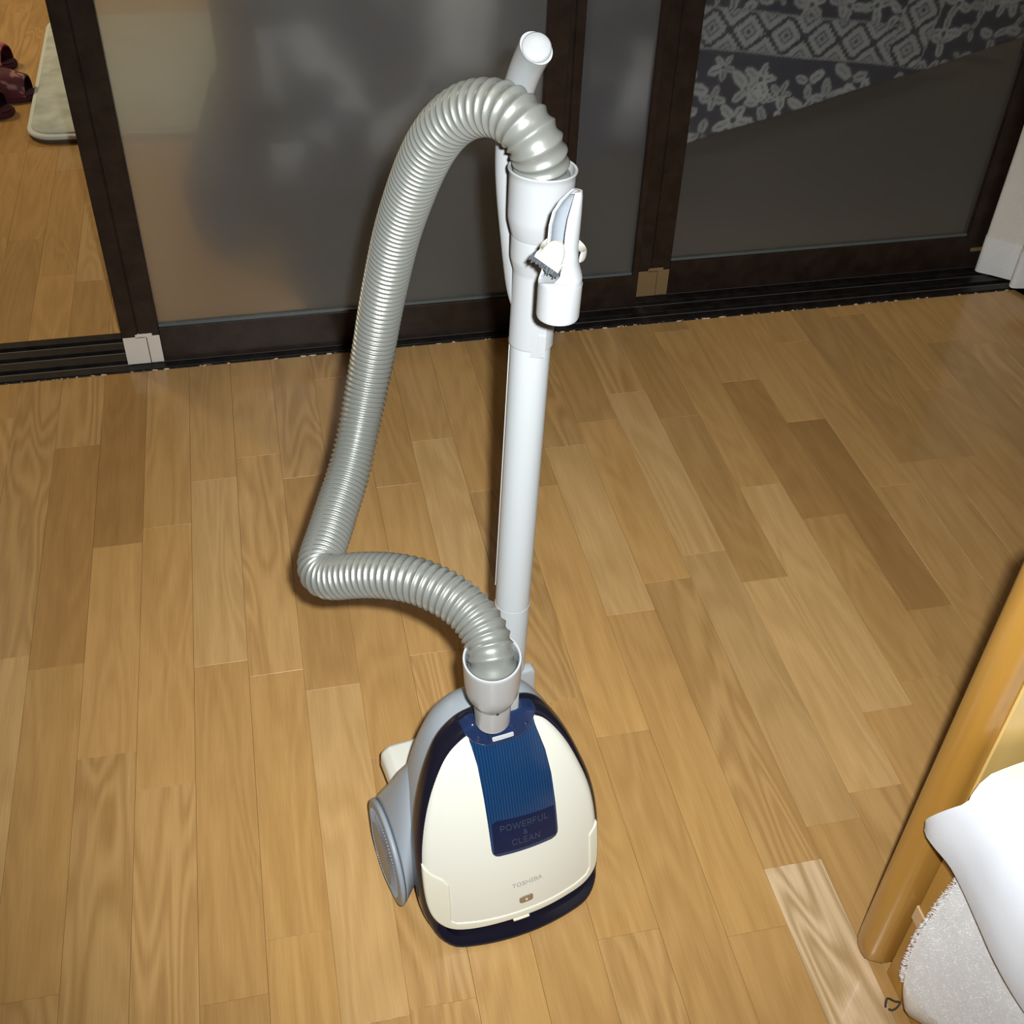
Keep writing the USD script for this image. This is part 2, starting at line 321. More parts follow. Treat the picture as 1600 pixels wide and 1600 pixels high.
# ------------------------------------------------------------------ sliding doors of frosted glass in dark wooden frames
def sliding_door(n, x0, x1, y0, label, stiles=(.068, .020), guard='guard_plastic', rail=.077, pane='frosted_glass'):
    d = thing(f'door_{n}', label, 'sliding door', (x0, y0, 0), kind='structure')
    y1 = y0 + .026; zb = .0045
    l, r = stiles
    # left stile: two boards with a thin groove between, ending above the foot guard
    part(d, 'stile', join([box(x0, x0 + l * .42, y0, y1, .062, 1.98, .0012), box(x0 + l * .42 + .0015, x0 + l, y0 + .0012, y1, .062, 1.98, .0012), box(x0 + .004, x0 + l - .004, y0 + .004, y1 - .004, zb, 1.98)]), 'frame_wood', False)
    part(d, 'foot_guard', join([box(x0 + .0008, x0 + l * .63, y0 - .0004, y0 + .006, zb, .0628, .0006), box(x0 + l * .63 + .0012, x0 + l - .001, y0 + .0003, y0 + .006, zb, .063, .0006),
                                box(x0 + l * .34, x0 + l * .8, y0 - .0004, y0 + .006, .060, .0685, .001)]), guard, False, label='pale plate at the foot of the stile')
    part(d, 'rail', box(x0 + l, x1, y0 + .0005, y1, zb, rail, .0012), 'frame_wood', False)
    part(d, 'rail', box(x0 + l, x1, y0 + .0005, y1, 1.90, 1.98, .0012), 'frame_wood', False)
    if r > 0: part(d, 'stile', box(x1 - r, x1, y0, y1, zb, 1.98, .0012), 'frame_wood', False)
    g = part(d, 'glass_pane', box(x0 + l - .004, x1 - max(r - .004, 0), y0 + .0115, y0 + .0145, rail - .004, 1.905), pane, False)
    part(d, 'glazing_bead', box(x0 + l, x1 - r, y0 + .006, y0 + .0125, rail - .001, rail + .004, .001), 'glass_edge', False)
    return d
sliding_door(1, .116, .938, 1.930, 'nearest dark-framed frosted glass sliding door behind the hose and wand', (.068, .040))
sliding_door(2, .9435, 1.123, 1.970, 'narrow exposed strip of dark-framed frosted glass door between two dark stiles', (.033, .012))
sliding_door(3, 1.131, 1.935, 2.008, 'rear dark-framed frosted glass sliding door with the patterned quilt showing through', (.073, .059), 'guard_tan', .079, 'satin_glass')
part('/World/door_3', 'clip', box(1.889, 1.92, 2.004, 2.009, .045, .053, .001), 'guard_tan', False, label='tan clip at the foot of the right stile')
struct('trim_2', box(1.947, 2.03, 2.004, 2.044, .0036, 2.0), 'frame_wood', 'dark door jamb at the right end behind the curtain', 'door jamb')
for nm, L, nlabel in (('ceiling_lamp', LAMP_FRONT, 'round ceiling lamp of the near room, above the picture'), ('ceiling_lamp', LAMP_BACK, 'round ceiling lamp at the left of the room beyond the doors, above the picture'), ('ceiling_lamp', LAMP_BACK2, 'added round lamp at the far end of the room beyond the doors, put in to light the quilt, above the picture')):  # the last one is added for light on the quilt
    t = thing(nm, nlabel, 'lamp', L + [0, 0, .02])
    part(t, 'lamp_base', lathe(L + [0, 0, .07], (0, 0, 1), [(0, 0), (0, .09), (.03, .09), (.03, 0)], 40), 'lamp_metal')
    part(t, 'lamp_diffuser', lathe(L + [0, 0, .006], (0, 0, 1), [(0, 0), (.0, .18), (.015, .235), (.05, .24), (.064, .2), (.064, 0)], 48), 'lamp_diffuser')

# ------------------------------------------------------------------ curtain at the right wall
def curtain():
    t = thing('curtain', 'off-white linen curtain with a wide pale hem hanging beside the rear sliding door', 'curtain', (1.95, 1.92, 0))
    def fold(path, n=90):
        path = np.array(path); sd_ = np.r_[0, np.cumsum(np.linalg.norm(np.diff(path, axis=0), axis=1))]
        c = CubicSpline(sd_, path)(np.linspace(0, sd_[-1], n)); tt = np.gradient(c, axis=0); tt /= np.linalg.norm(tt, axis=1, keepdims=True); nn = np.stack([-tt[:, 1], tt[:, 0]], 1)
        def sheet(z0, z1, nz, th):
            R = []
            for z in np.linspace(z0, z1, nz):
                w = .0020 * np.sin(7 * z + np.arange(n) * .16)[:, None] * min(1.0, z * 3)
                loop = np.vstack([c + nn * (th / 2 + w), (c + nn * (-th / 2 + w))[::-1]]); R.append(np.c_[loop, np.full(len(loop), z)])
            return rings(R)
        part(t, 'cloth', sheet(.088, 2.1, 30, .0016), 'curtain_cloth', 40)
        part(t, 'hem', sheet(.006, .0885, 6, .0034), 'curtain_hem', 40)
    fold([(1.985, 1.992), (1.945, 1.997), (1.914, 1.999), (1.906, 1.990), (1.922, 1.973), (1.950, 1.950), (1.985, 1.930)])
    fold([(2.010, 1.938), (1.975, 1.929), (1.949, 1.921), (1.946, 1.913), (1.965, 1.905), (1.995, 1.890), (1.990, 1.84), (2.000, 1.78), (1.985, 1.72), (2.000, 1.66), (1.990, 1.6)])
curtain()

# ------------------------------------------------------------------ the vacuum cleaner, standing on end
BA, BO = 0.1755, np.array([0.6003, 0.6759, 0.0])          # turn and foot of the body
ES, EV, EZ = np.array([math.cos(BA), math.sin(BA), 0]), np.array([-math.sin(BA), math.cos(BA), 0]), np.array([0, 0, 1.0])
def W(s, v, z): return BO + np.multiply.outer(np.asarray(s, float), ES) + np.multiply.outer(np.asarray(v, float), EV) + np.multiply.outer(np.asarray(z, float), EZ)
def vf(s, z): return .1166 * z + .6528 * z * z + 1.8344 * s * s        # the curved, leaning front
CREAM = np.array([(-.0401, .2767), (-.0514, .2703), (-.0645, .2592), (-.0762, .2420), (-.0875, .2179), (-.0963, .1918), (-.1033, .1617), (-.1078, .1294), (-.1090, .1040), (-.1084, .0740), (-.1049, .0531), (-.0979, .0388), (-.0868, .0290), (-.0728, .0255), (-.0532, .0252), (-.0276, .0262), (.0015, .0265),
                  (.0324, .0262), (.0629, .0265), (.0858, .0290), (.0985, .0392), (.1037, .0636), (.1045, .0975), (.1028, .1307), (.0964, .1683), (.0854, .2032), (.0714, .2369), (.0576, .2597), (.0471, .2716), (.0353, .2781), (.015, .2815), (-.012, .2815)])
def smooth_loop(p, n=160):
    p = np.vstack([p, p[:1]]); s = np.r_[0, np.cumsum(np.linalg.norm(np.diff(p, axis=0), axis=1))]
    return CubicSpline(s, p, bc_type='periodic')(np.linspace(0, s[-1], n + 1))[:-1]
CREAM_S = smooth_loop(CREAM)
def shield(poly, proud=0.0, r=.004, depth=.006, grid=.004, surf=vf, uv=False, steps=5):
    """a curved plate: the outline poly in the (s, z) of the body's front, its edge rounded over r, its rim carried back by depth"""
    pg = Polygon(poly).buffer(0); pts = []
    offs = list(r * (1 - np.cos(np.linspace(0, math.pi / 2, steps)))) if r > 0 else [0.0]
    for o in offs:
        q_ = pg.buffer(-o) if o > 0 else pg
        if q_.is_empty: continue
        for g in (q_.geoms if hasattr(q_, 'geoms') else [q_]):
            L = g.exterior.length; k = max(12, int(L / max(grid * .8, .0012)))
            pts += [g.exterior.interpolate(t, normalized=True).coords[0] for t in np.arange(k) / k]
    x0, y0, x1, y1 = pg.bounds; inner = pg.buffer(-(offs[-1] + grid * .5))
    gx, gy = np.meshgrid(np.arange(x0, x1, grid), np.arange(y0, y1, grid)); gp = np.c_[gx.ravel(), gy.ravel()]
    if not inner.is_empty: pts += list(map(tuple, gp[shapely.contains_xy(inner, gp[:, 0], gp[:, 1])]))
    P = np.unique(np.round(np.array(pts), 6), axis=0); tri = Delaunay(P).simplices
    c = P[tri].mean(1); tri = tri[shapely.contains_xy(pg.buffer(1e-5), c[:, 0], c[:, 1])]
    d = shapely.distance(shapely.points(P), pg.exterior)
    drop = np.where(d < r, r - np.sqrt(np.maximum(r * r - (r - d) ** 2, 0)), 0) if r > 0 else 0 * d
    v = surf(P[:, 0], P[:, 1]) - proud + drop
    V = W(P[:, 0], v, P[:, 1]); e = np.cross(P[tri[:, 1]] - P[tri[:, 0]], P[tri[:, 2]] - P[tri[:, 0]]); tri = np.where((e > 0)[:, None], tri, tri[:, ::-1])
    back = W(P[:, 0], surf(P[:, 0], P[:, 1]) - proud + depth + np.maximum(drop, 0), P[:, 1])
    m = trimesh.Trimesh(V, tri, process=False); edges = m.edges_sorted; u, inv, cnt = np.unique(edges, axis=0, return_inverse=True, return_counts=True)
    be = m.edges[cnt[inv] == 1]; n = len(V)
    side = np.vstack([np.c_[be[:, 1], be[:, 0], be[:, 0] + n], np.c_[be[:, 1], be[:, 0] + n, be[:, 1] + n]])
    out = trimesh.Trimesh(np.vstack([V, back]), np.vstack([tri, side, tri[:, ::-1] + n]), process=False)
    return (out, np.vstack([P, P])) if uv else out
vac = thing('vacuum_cleaner', 'cream and navy canister vacuum cleaner standing on end with silver ribbed hose and white wand', 'vacuum cleaner', BO)

# body shell: grey dome behind the rim
def offset_loop(loop, d, n=160):
    g = Polygon(loop).buffer(d, join_style='round'); L = g.exterior
    c = np.array(loop).mean(0); pts = np.array([L.interpolate(t, normalized=True).coords[0] for t in np.arange(600) / 600])
    a = np.unwrap(np.arctan2(pts[:, 1] - .14, pts[:, 0])); o = np.argsort(a % (2 * math.pi)); a = (a % (2 * math.pi))[o]; pts = pts[o]
    t = np.arange(n) * 2 * math.pi / n
    ext = lambda k: np.interp(t, np.r_[a[-1] - 2 * math.pi, a, a[0] + 2 * math.pi], np.r_[pts[-1, k], pts[:, k], pts[0, k]])
    return np.c_[ext(0), ext(1)]
BASE = offset_loop(CREAM_S, .0035); BASE[:, 1] = np.where(BASE[:, 1] < .14, .14 - (.14 - BASE[:, 1]) * (.139 / .1175), BASE[:, 1] + .004 * np.clip((BASE[:, 1] - .2) / .08, 0, 1))
BASE = smooth_loop(BASE[::2], 160)
BASE[:, 1] = np.maximum(BASE[:, 1], .0015)
R = []
VB = .166
for t in np.linspace(0, 1, 22):
    g = offset_loop(BASE, -.0025 - .040 * (1 - math.sqrt(max(0, 1 - t ** 2.6))))
    v0 = vf(g[:, 0], g[:, 1]) + .025
    v = v0 + (np.maximum(VB, v0 + .02) - v0) * (t ** .9)
    R.append(W(g[:, 0], v, np.maximum(g[:, 1], .002)))
part(vac, 'body_shell', rings(R), 'grey_plastic', 50, label='grey plastic body shell')
# navy rim band round the front
def band(loop, profile):
    RR = []
    for o, dv in profile:
        g = offset_loop(loop, o); RR.append(W(g[:, 0], vf(g[:, 0], g[:, 1]) + dv - .013 * np.clip((.026 - g[:, 1]) / .026, 0, 1) ** .7 * (dv < .018), np.maximum(g[:, 1], .0004)))
    RR.append(RR[0]); return rings(RR, False, False)
part(vac, 'rim', band(BASE, [(-.012, .006), (-.0055, .0022), (-.002, .0024), (.0003, .005), (.0012, .009), (.0015, .016), (.001, .022), (-.0005, .0265), (-.004, .029), (-.010, .029)]), 'navy_gloss', 60, label='glossy navy rim band')
fp = part(vac, 'front_panel', shield(CREAM_S, .0015, .007, .010), 'cream_plastic', 60, label='cream front panel')
# bumper along the foot and both lower corners of the panel
tabL = [(-.1078, .1276), (-.0985, .1165), (-.0880, .1085), (-.0835, .1015), (-.0822, .0985), (-.0840, .0425), (-.0780, .0385), (-.0500, .0372), (0, .0375), (.0400, .0372), (.0700, .0380), (.0850, .0410), (.0895, .0480), (.0905, .0985), (.0920, .1005), (.1028, .1095)]
o = CREAM_S[(CREAM_S[:, 1] < .128)]; o = o[np.argsort(np.arctan2(o[:, 0], .14 - o[:, 1]))]
o = o[(o[:, 0] < 0) | (o[:, 1] < .110)]
bump_poly = Polygon(list(map(tuple, o)) + tabL[::-1]).buffer(0)
if hasattr(bump_poly, 'geoms'): bump_poly = max(bump_poly.geoms, key=lambda g: g.area)
part(vac, 'bumper', shield(np.array(bump_poly.exterior.coords)[:-1], .0029, .0022, .006, .003), 'cream_trim', 60, label='cream corner bumper')
part(fp, 'latch_tab', shield([(-.014, .0245), (.006, .0245), (.006, .0275), (-.014, .0275)], .0045, .001, .005, .002), 'cream_trim', 40)
# blue see-through window strip
STR = [(-.0395, .2800), (-.0392, .2740), (-.0352, .2456), (-.0335, .2046), (-.0327, .1665), (-.0323, .1400), (-.0315, .1340), (-.0285, .1300), (-.0245, .1287), (.0400, .1262), (.0455, .1278), (.0485, .1315), (.0492, .1356), (.0491, .1738), (.0478, .2098), (.0440, .2396), (.0358, .2720), (.0350, .2800)]
wm, wuv = shield(np.array(STR), .0022, .0012, .004, .003, uv=True)
wv, wf, wn = meshkit.arrays(wm, True)
wp = numbered(vac, 'dust_window'); wmesh = usdkit.mesh(stage, wp, (wv - BO, wf), MATS['blue_window'], smooth=True, uv=wuv * [20.0, 20.0]); tag(wmesh.GetPrim(), 'blue ribbed see-through window')
def pl(x0, x1, z0, z1, r=.002): return np.array(Polygon([(x0, z0), (x1, z0), (x1, z1), (x0, z1)]).buffer(-r).buffer(r, 4).exterior.coords)[:-1]
part(wp, 'label_plate', shield([(-.0300, .1335), (.0465, .1310), (.0468, .1700), (.0410, .1708), (-.0245, .1768), (-.0290, .1730)], .0025, .0005, .002, .003), 'blue_plate', 40, label='dark name plate in the window')
def front_text(parent, name, text, h, sc, zc, mat, proud, bold=False, skew=0.0, label=None):
    tm = meshkit.text_mesh(text, h, .0004, bold)
    v = np.array(tm.vertices); v[:, 0] -= (v[:, 0].min() + v[:, 0].max()) / 2; v[:, 1] -= (v[:, 1].min() + v[:, 1].max()) / 2
    s = sc + v[:, 0]; z = zc + v[:, 1] + skew * v[:, 0]
    tm.vertices = W(s, vf(s, z) - proud - v[:, 2], z); part(parent, name, tm, mat, False, label=label)
front_text(wp, 'lettering', 'POWERFUL', .0078, .0085, .1640, 'print_dim', .0026, False, -.06)
front_text(wp, 'lettering', '&', .0062, .0085, .1535, 'print_dim', .0026)
front_text(wp, 'lettering', 'CLEAN', .0078, .0085, .1430, 'print_dim', .0026, False, -.06)
front_text(fp, 'lettering', 'TOSHIBA', .0060, .0060, .0800, 'print_grey', .0016)
em = part(fp, 'emblem', shield(pl(-.0050, .0120, .0490, .0590, .003), .0026, .0008, .003, .002), 'emblem_gold', 40, label='small gold-brown emblem')
front_text(em, 'lettering', 'e', .0045, .0035, .0540, 'emblem_mark', .0027)
# navy release latch at the top
la = part(vac, 'release_latch', shield(np.array(Polygon([(-.046, .287), (-.036, .2730), (-.024, .2665), (.018, .2665), (.030, .2730), (.040, .288), (.028, .2935), (-.034, .2935)]).buffer(-.002).buffer(.002).exterior.coords)[:-1], .0050, .003, .012, .003), 'navy_latch', 60, label='navy release latch')
part(la, 'latch_bar', shield(pl(-.0200, .0120, .2715, .2830, .002), .0085, .0025, .006, .002), 'navy_latch', 50)
part(la, 'latch_slot', shield(pl(-.0165, .0080, .2735, .2785, .001), .0090, .0006, .003, .002), 'collar_plastic', 40, label='pale slot in the latch')
for s_ in (-.030, .024):
    ks = W(s_, vf(s_, .278) - .004, .278); part(la, 'latch_stud', lathe(ks, -EV * .8 + EZ * .5, [(0, .0035), (.002, .0032), (.0032, .0018), (.0036, 0)], 20), 'navy_latch', 60)

# wheels with vent grilles, on flared housings
HOUSE = [(.070, .125, .105, .038, .100), (.088, .124, .100, .041, .097), (.100, .122, .093, .046, .090), (.110, .119, .083, .052, .080), (.118, .117, .0745, .058, .072), (.123, .116, .0685, .0615, .0655), (.125, .1155, .0662, .0620, .0640)]
HOUSE_R = [(.060, .125, .10, .035, .070), (.085, .125, .10, .034, .068), (.098, .128, .10, .028, .058), (.1005, .130, .10, .022, .050)]
def wheel(side):
    c = W(side * .0715, .1155, .0655); ax = ES * side + EZ * .05 * 0
    tq = np.arange(64) * 2 * math.pi / 64; HR = []
    for s_, cv, cz, rv, rz in (HOUSE if side < 0 else HOUSE_R):
        HR.append(W(side * s_ + 0 * tq, cv + rv * np.cos(tq), cz + rz * np.sin(tq)))
    part(vac, 'wheel_housing', rings(HR), 'grey_plastic', 60)
    if side > 0: return
    prof = [(0, .060), (.001, .0628), (.003, .0640), (.0055, .0636), (.0070, .0615), (.0066, .0580), (.0075, .0545), (.0100, .0370), (.0112, .016), (.0114, 0)]
    w = part(vac, 'wheel', lathe(c + ax * .0535, ax, prof, 72), 'wheel_plastic', 50, label='grey side wheel')
    y, x, a = frame_of(ax); bars = []
    for k in range(84):
        t = k * 2 * math.pi / 84; d = math.cos(t) * x + math.sin(t) * y; e = -math.sin(t) * x + math.cos(t) * y
        b = trimesh.creation.box([.015, .0018, .0022]); Mx = np.eye(4); n_ = unit(ax + d * .17); Mx[:3, 0] = np.cross(e, n_); Mx[:3, 1] = e; Mx[:3, 2] = n_
        Mx[:3, 3] = c + ax * .0623 + d * .0455; b.apply_transform(Mx); bars.append(b)
    part(w, 'vent_grille', join(bars), 'grille_plastic', False, kind='stuff', label='ring of fine vent bars')
wheel(-1); wheel(1)

# floor head parked behind the body, and the neck it hangs by
def rbox(s0, s1, v0, v1, z0, z1, r=.012, k=5):
    """block with rounded vertical outline in (s, z), extruded along v with softened edges"""
    g = Polygon([(s0, z0), (s1, z0), (s1, z1), (s0, z1)]); R = []
    for o, v in [(.004, v0), (.0012, v0 + .0012), (0, v0 + .004), (0, v1 - .004), (.0012, v1 - .0012), (.004, v1)]:
        q_ = g.buffer(-(r)).buffer(r - o, 8); p = np.array([q_.exterior.interpolate(t, normalized=True).coords[0] for t in np.arange(80) / 80]); R.append(W(p[:, 0], np.full(80, v), p[:, 1]))
    return rings(R)
hp = np.array([(-.084, .0015), (.085, .0015), (.092, .030), (.090, .080), (.082, .092), (-.088, .0985), (-.0985, .089), (-.0995, .070), (-.090, .034)])
R = []
for o, v in [(.005, .182), (.0015, .1835), (0, .188), (0, .232), (.0015, .237), (.005, .2385)]:
    q_ = Polygon(hp).buffer(-.006).buffer(.006 - o, 8); p = np.array([q_.exterior.interpolate(t, normalized=True).coords[0] for t in np.arange(120) / 120]); R.append(W(p[:, 0], np.full(120, v), p[:, 1]))
part(vac, 'floor_head', rings(R), 'cream_plastic', 50, label='cream floor head behind the body')
# wand: straight tube leaning on the back of the body
WB = pix((799, 960), 1.300); WT = pix((848.5, 262), .982)
WD = unit(WT - WB); WL = np.linalg.norm(WT - WB)
BOT = WB - WD * .275
def wpt(px_y):  # the point of the wand's line seen at picture height px_y
    t = np.linspace(-.4, WL + .1, 4000); P = WB + np.outer(t, WD); d = P - CAM; y = 800 - FPX * (d @ UP) / (d @ FW); return float(np.interp(-px_y, -y, t))
WX = unit(RT - WD * (RT @ WD)); WF = unit(np.cross(WX, WD)); WF = WF if WF @ FW < 0 else -WF     # right, and towards the viewer
T = lambda y: WB + WD * wpt(y)
def tlathe(y0, prof): return lathe(T(y0), WD, prof, 64)
tj = wpt(536)
part(vac, 'wand', lathe(BOT, WD, [(0, 0), (0, .0185), (.02, .0190), (tj + .275 + .01, .0190), (tj + .275 + .01, 0)], 56), 'pipe_plastic', 45, label='long white straight wand')
part(vac, 'wand_elbow', join([lathe(BOT - WD * .02, WD, rnd_profile(.085, .025, .006), 48)]), 'cream_plastic', 45)
ls = wpt(940) + .275
part(vac, 'wand_collar', lathe(BOT, WD, [(ls - .16, .0188), (ls - .16, .0194), (ls, .0194), (ls, .0188)], 56, closed=True), 'pipe_plastic', 40)
sd = unit(-WX * .93 + WF * -.36)
rail = [BOT + WD * (ls + .02) + sd * .0195, BOT + WD * (tj + .275 - .002) + sd * .0195]
part(vac, 'wand_rib', sweep(np.linspace(rail[0], rail[1], 4), .0018, .0035, 10, sd), 'pipe_plastic', 40, label='thin rib along the left of the wand')
# hand piece: lower sleeve, waist and hose cuff
L_ = lambda y: wpt(y)
y0 = L_(533)
prof = [(0, .0190), (0, .0207), (.0015, .0212), (.003, .0207), (L_(423) - y0, .0205), (L_(418) - y0, .0208), (L_(405) - y0, .0230), (L_(398) - y0, .0238), (L_(368) - y0, .0240), (L_(366) - y0, .0236), (L_(364) - y0, .0241), (L_(356) - y0, .0255), (L_(342) - y0, .0276), (L_(332) - y0, .0280), (L_(275) - y0, .0284), (L_(268) - y0, .0286), (L_(266) - y0, .0296), (L_(262.5) - y0, .0299), (L_(261) - y0, .0292), (L_(262) - y0, .0272), (L_(320) - y0, .0268), (L_(330) - y0, .0)]
part(vac, 'hand_piece', tlathe(533, prof), 'white_plastic', 40, label='white hand piece with a wide hose cuff')
ck = T(515) + WX * .006 + WF * .0195
for dx, h, w in ((0, .034, .013),):
    b = trimesh.creation.box([w, h, .004]); Mx = np.eye(4); Mx[:3, 0] = WX; Mx[:3, 1] = WD; Mx[:3, 2] = WF; Mx[:3, 3] = ck; b.apply_transform(Mx); part(vac, 'wand_button', b, 'white_plastic', False)
b = trimesh.creation.box([.007, .018, .003]); Mx[:3, 3] = ck + WF * .002 + WX * .003 - WD * .003; b.apply_transform(Mx); part(vac, 'wand_button', b, 'white_plastic', False)
# bow handle behind the cuff
hd = spline(np.vstack([T(505) - WF * .006, pix((814, 462), 1.058), pix((807, 400), 1.072), pix((801, 335), 1.070), pix((797, 262), 1.055), pix((800, 195), 1.030), pix((810, 142), .998), pix((824, 102), .965), pix((838, 75), .935)]), 60)
rr = np.interp(np.linspace(0, 1, 60), [0, .25, .5, .75, .93, 1], [.0085, .0115, .0118, .0115, .0117, .0120])
part(vac, 'handle', sweep(hd, rr, rr * 1.22, 32, UP), 'white_plastic', 50, label='white bow handle')
hx = unit(hd[-1] - hd[-3]); cn = unit(hx * .55 - FW * .83)
part(vac, 'handle_cap', lathe(hd[-1] - cn * .004, cn, [(0, .0118), (.003, .0125), (.006, .0122), (.0078, .0105), (.0085, .006), (.0086, 0)], 40), 'white_plastic', 60, label='rounded end cap of the handle')

# ribbed hose
HP = np.array([(845, 290, 90), (844, 250, 91), (837, 221, 92.2), (814, 188, 92.2), (782, 168, 91.4), (749, 166, 90.1), (711, 182, 88), (682, 214, 85.4), (650, 277, 81), (637, 312, 78.8), (620, 365, 75.8), (606, 426, 72.9), (594, 485, 70.6), (583, 551, 68.7), (572, 610, 67.7), (557, 688, 67.2), (541, 752, 67.7), (525, 799, 68.6), (509, 850, 69.9), (500, 872, 70.6), (495, 889, 71.1), (498, 900, 71.4), (512, 904, 71.9), (545, 900, 72.9), (584, 898, 73.9), (621, 901, 74.8), (656, 908, 75.5), (688, 923, 76.1), (721, 942, 76.7), (744, 965, 77.1), (758, 986, 77.4), (766, 1008, 77.6), (770, 1042, 78)], float)
HD = .0485
HX = pix(HP[:, :2], FPX * HD / HP[:, 2])
top = pix((769, 1027), FPX * .0576 / 93.0); base = W(-.0135, .082, .296); cax = unit(base - top); cl = np.linalg.norm(base - top)
HX[0], HX[1] = T(289), T(262); HX[-1], HX[-2] = top + cax * .037, top + cax * .004
raw = spline(HX, 600)
k = np.exp(-.5 * (np.arange(-24, 25) / 8.0) ** 2); k /= k.sum()
padd = np.vstack([2 * raw[0] - raw[24:0:-1], raw, 2 * raw[-1] - raw[-2:-26:-1]])
raw = np.stack([np.convolve(padd[:, j], k, 'valid') for j in range(3)], 1)
sl_ = np.r_[0, np.cumsum(np.linalg.norm(np.diff(raw, axis=0), axis=1))]; HLEN = sl_[-1]
# rib pitch: stretched near both cuffs, closed up in the hanging middle
tt = np.linspace(0, 1, 2001); pitch = np.interp(tt, [0, .05, .12, .2, .55, .68, .78, .9, 1], [.0092, .0092, .0082, .0066, .0062, .0060, .0074, .0084, .0088])
phase = np.r_[0, np.cumsum((HLEN / 2000) / pitch[:-1])]; NR = int(phase[-1]); per = 10
ph = np.arange(NR * per + 1) / per; sa = np.interp(ph, phase, tt) * HLEN
ctr = np.stack([np.interp(sa, sl_, raw[:, j]) for j in range(3)], 1)
prof_r = 1 - np.abs(np.sin(math.pi * (ph % 1.0))) ** 1.1
rad = (HD / 2 - .0026 * (1 - prof_r)) * np.interp(HLEN - sa, [0, .018], [.80, 1.0])
part(vac, 'hose', sweep(ctr, rad, None, 44, UP), 'hose_metal', True, label='silver ribbed flexible hose')
# hose collar and neck plugged into the body
ca = unit(raw[-1] - raw[-40]); CT = raw[-1]
def along(y):
    t = np.linspace(-.02, cl + .05, 3000); P = top + np.outer(t, cax); d = P - CAM; py = 800 - FPX * (d @ UP) / (d @ FW); return float(np.interp(y, py, t))
prof = [(.034, 0), (.031, .0252), (.001, .0257), (-.0005, .0270), (-.0003, .0284), (.0015, .0290), (.004, .0288), (along(1062), .0282), (along(1074), .0268), (along(1084), .0235), (along(1090), .0200), (along(1091.5), .0192), (along(1093), .0196), (along(1112), .0188), (along(1122) , .0186), (along(1122), 0)]
hc = part(vac, 'hose_collar', lathe(top, cax, prof, 64), 'collar_plastic', 40, label='pale grey hose collar')
cx_ = unit(RT - cax * (RT @ cax)); cf = np.cross(cx_, cax); cf = cf if cf @ FW < 0 else -cf
part(hc, 'seam_hole', lathe(top + cax * along(1085) + unit(cx_ * .25 + cf) * .0228, unit(cx_ * .25 + cf), [(0, 0), (0, .0013), (.0012, .0013), (.0012, 0)], 12), 'dark_hole', False)
part(vac, 'hose_lock', rbox(.0050, .0210, .090, .112, .287, .334, .003), 'collar_plastic', 40, label='pale lock button beside the hose collar')
part(vac, 'wand_hook', rbox(.050, .076, .168, .182, .185, .250, .006), 'white_plastic', 40, label='white hook on the wand behind the body')

# crevice tool with a slide-on brush, clipped to the hand piece
AX = WD
a0 = pix((871.5, 488), .935)
ARX = unit(RT - AX * (RT @ AX)); ARF = np.cross(ARX, AX); ARF = ARF if ARF @ FW < 0 else -ARF
mpp = .935 / FPX / .90                                       # metres along the tool per picture pixel of height
def tool_shell(levels, th=.0018, n=28):
    """half-open shell: at each level (height, centre x, radius x, radius y, angle from, angle to)"""
    O, I = [], []
    for h, cx, rx, ry, t0, t1 in levels:
        t = np.radians(np.linspace(t0, t1, n)); c = a0 + AX * h + ARX * cx
        O.append(c + rx * np.cos(t)[:, None] * ARX + ry * np.sin(t)[:, None] * ARF); I.append(c + (rx - th) * np.cos(t)[:, None] * ARX + (ry - th) * np.sin(t)[:, None] * ARF)
    R = [np.vstack([o_, i_[::-1]]) for o_, i_ in zip(O, I)]
    return rings(R)
h = lambda y: (488 - y) * mpp
tl = part(vac, 'crevice_tool', join([lathe(a0 - AX * .004, AX, [(0, 0), (0, .0145), (.0006, .0166), (.003, .0174), (h(446) + .004, .0176), (h(440) + .004, .0176)], 48, ARX),
    tool_shell([(h(y), cx, rx, ry, a_, b_) for y, cx, rx, ry, a_, b_ in [(444, 0, .0176, .0176, -175, 185), (438, 0, .0173, .0173, -165, 160), (430, .0004, .0165, .0165, -165, 112), (420, .0002, .0150, .0155, -165, 98), (405, -.0004, .0130, .0145, -168, 92), (385, -.0006, .0122, .0140, -168, 90), (360, -.0004, .0122, .0130, -170, 90), (340, .0006, .0112, .0115, -170, 90), (325, .0028, .0088, .0095, -160, 92), (315, .0048, .0066, .0065, -140, 96), (308, .0060, .0048, .0040, -120, 100)]])]), 'white_plastic', 40, label='white crevice tool clipped to the hand piece')
rc = a0 + AX * h(386)
part(tl, 'scoop_liner', tool_shell([(h(y), cx, rx - .0019, ry - .0019, a_, b_) for y, cx, rx, ry, a_, b_ in [(441, 0, .0173, .0173, -165, 100), (430, .0004, .0165, .0165, -165, 60), (420, .0002, .0150, .0155, -165, 50), (405, -.0004, .0130, .0145, -166, 40), (385, -.0006, .0122, .0140, -166, 40), (360, -.0004, .0122, .0130, -168, 40), (340, .0006, .0112, .0115, -168, 40), (325, .0028, .0088, .0095, -158, 40), (316, .0046, .0068, .0067, -138, 40)]], .0008), 'scoop_shade', 40, label='inside of the crevice tool with its shade painted in grey')
t = np.radians(np.linspace(-40, 215, 40)); ringp = rc + .0172 * np.cos(t)[:, None] * ARX + .0160 * np.sin(t)[:, None] * -ARF
part(tl, 'brush_strap', sweep(ringp + np.outer(np.abs(np.cos(t)) * -.006, AX), .0042, .0012, 12, AX), 'beige_plastic', 40, label='beige brush strap')
pc = a0 + AX * h(397) - ARX * .0095 + ARF * .0110
R = []
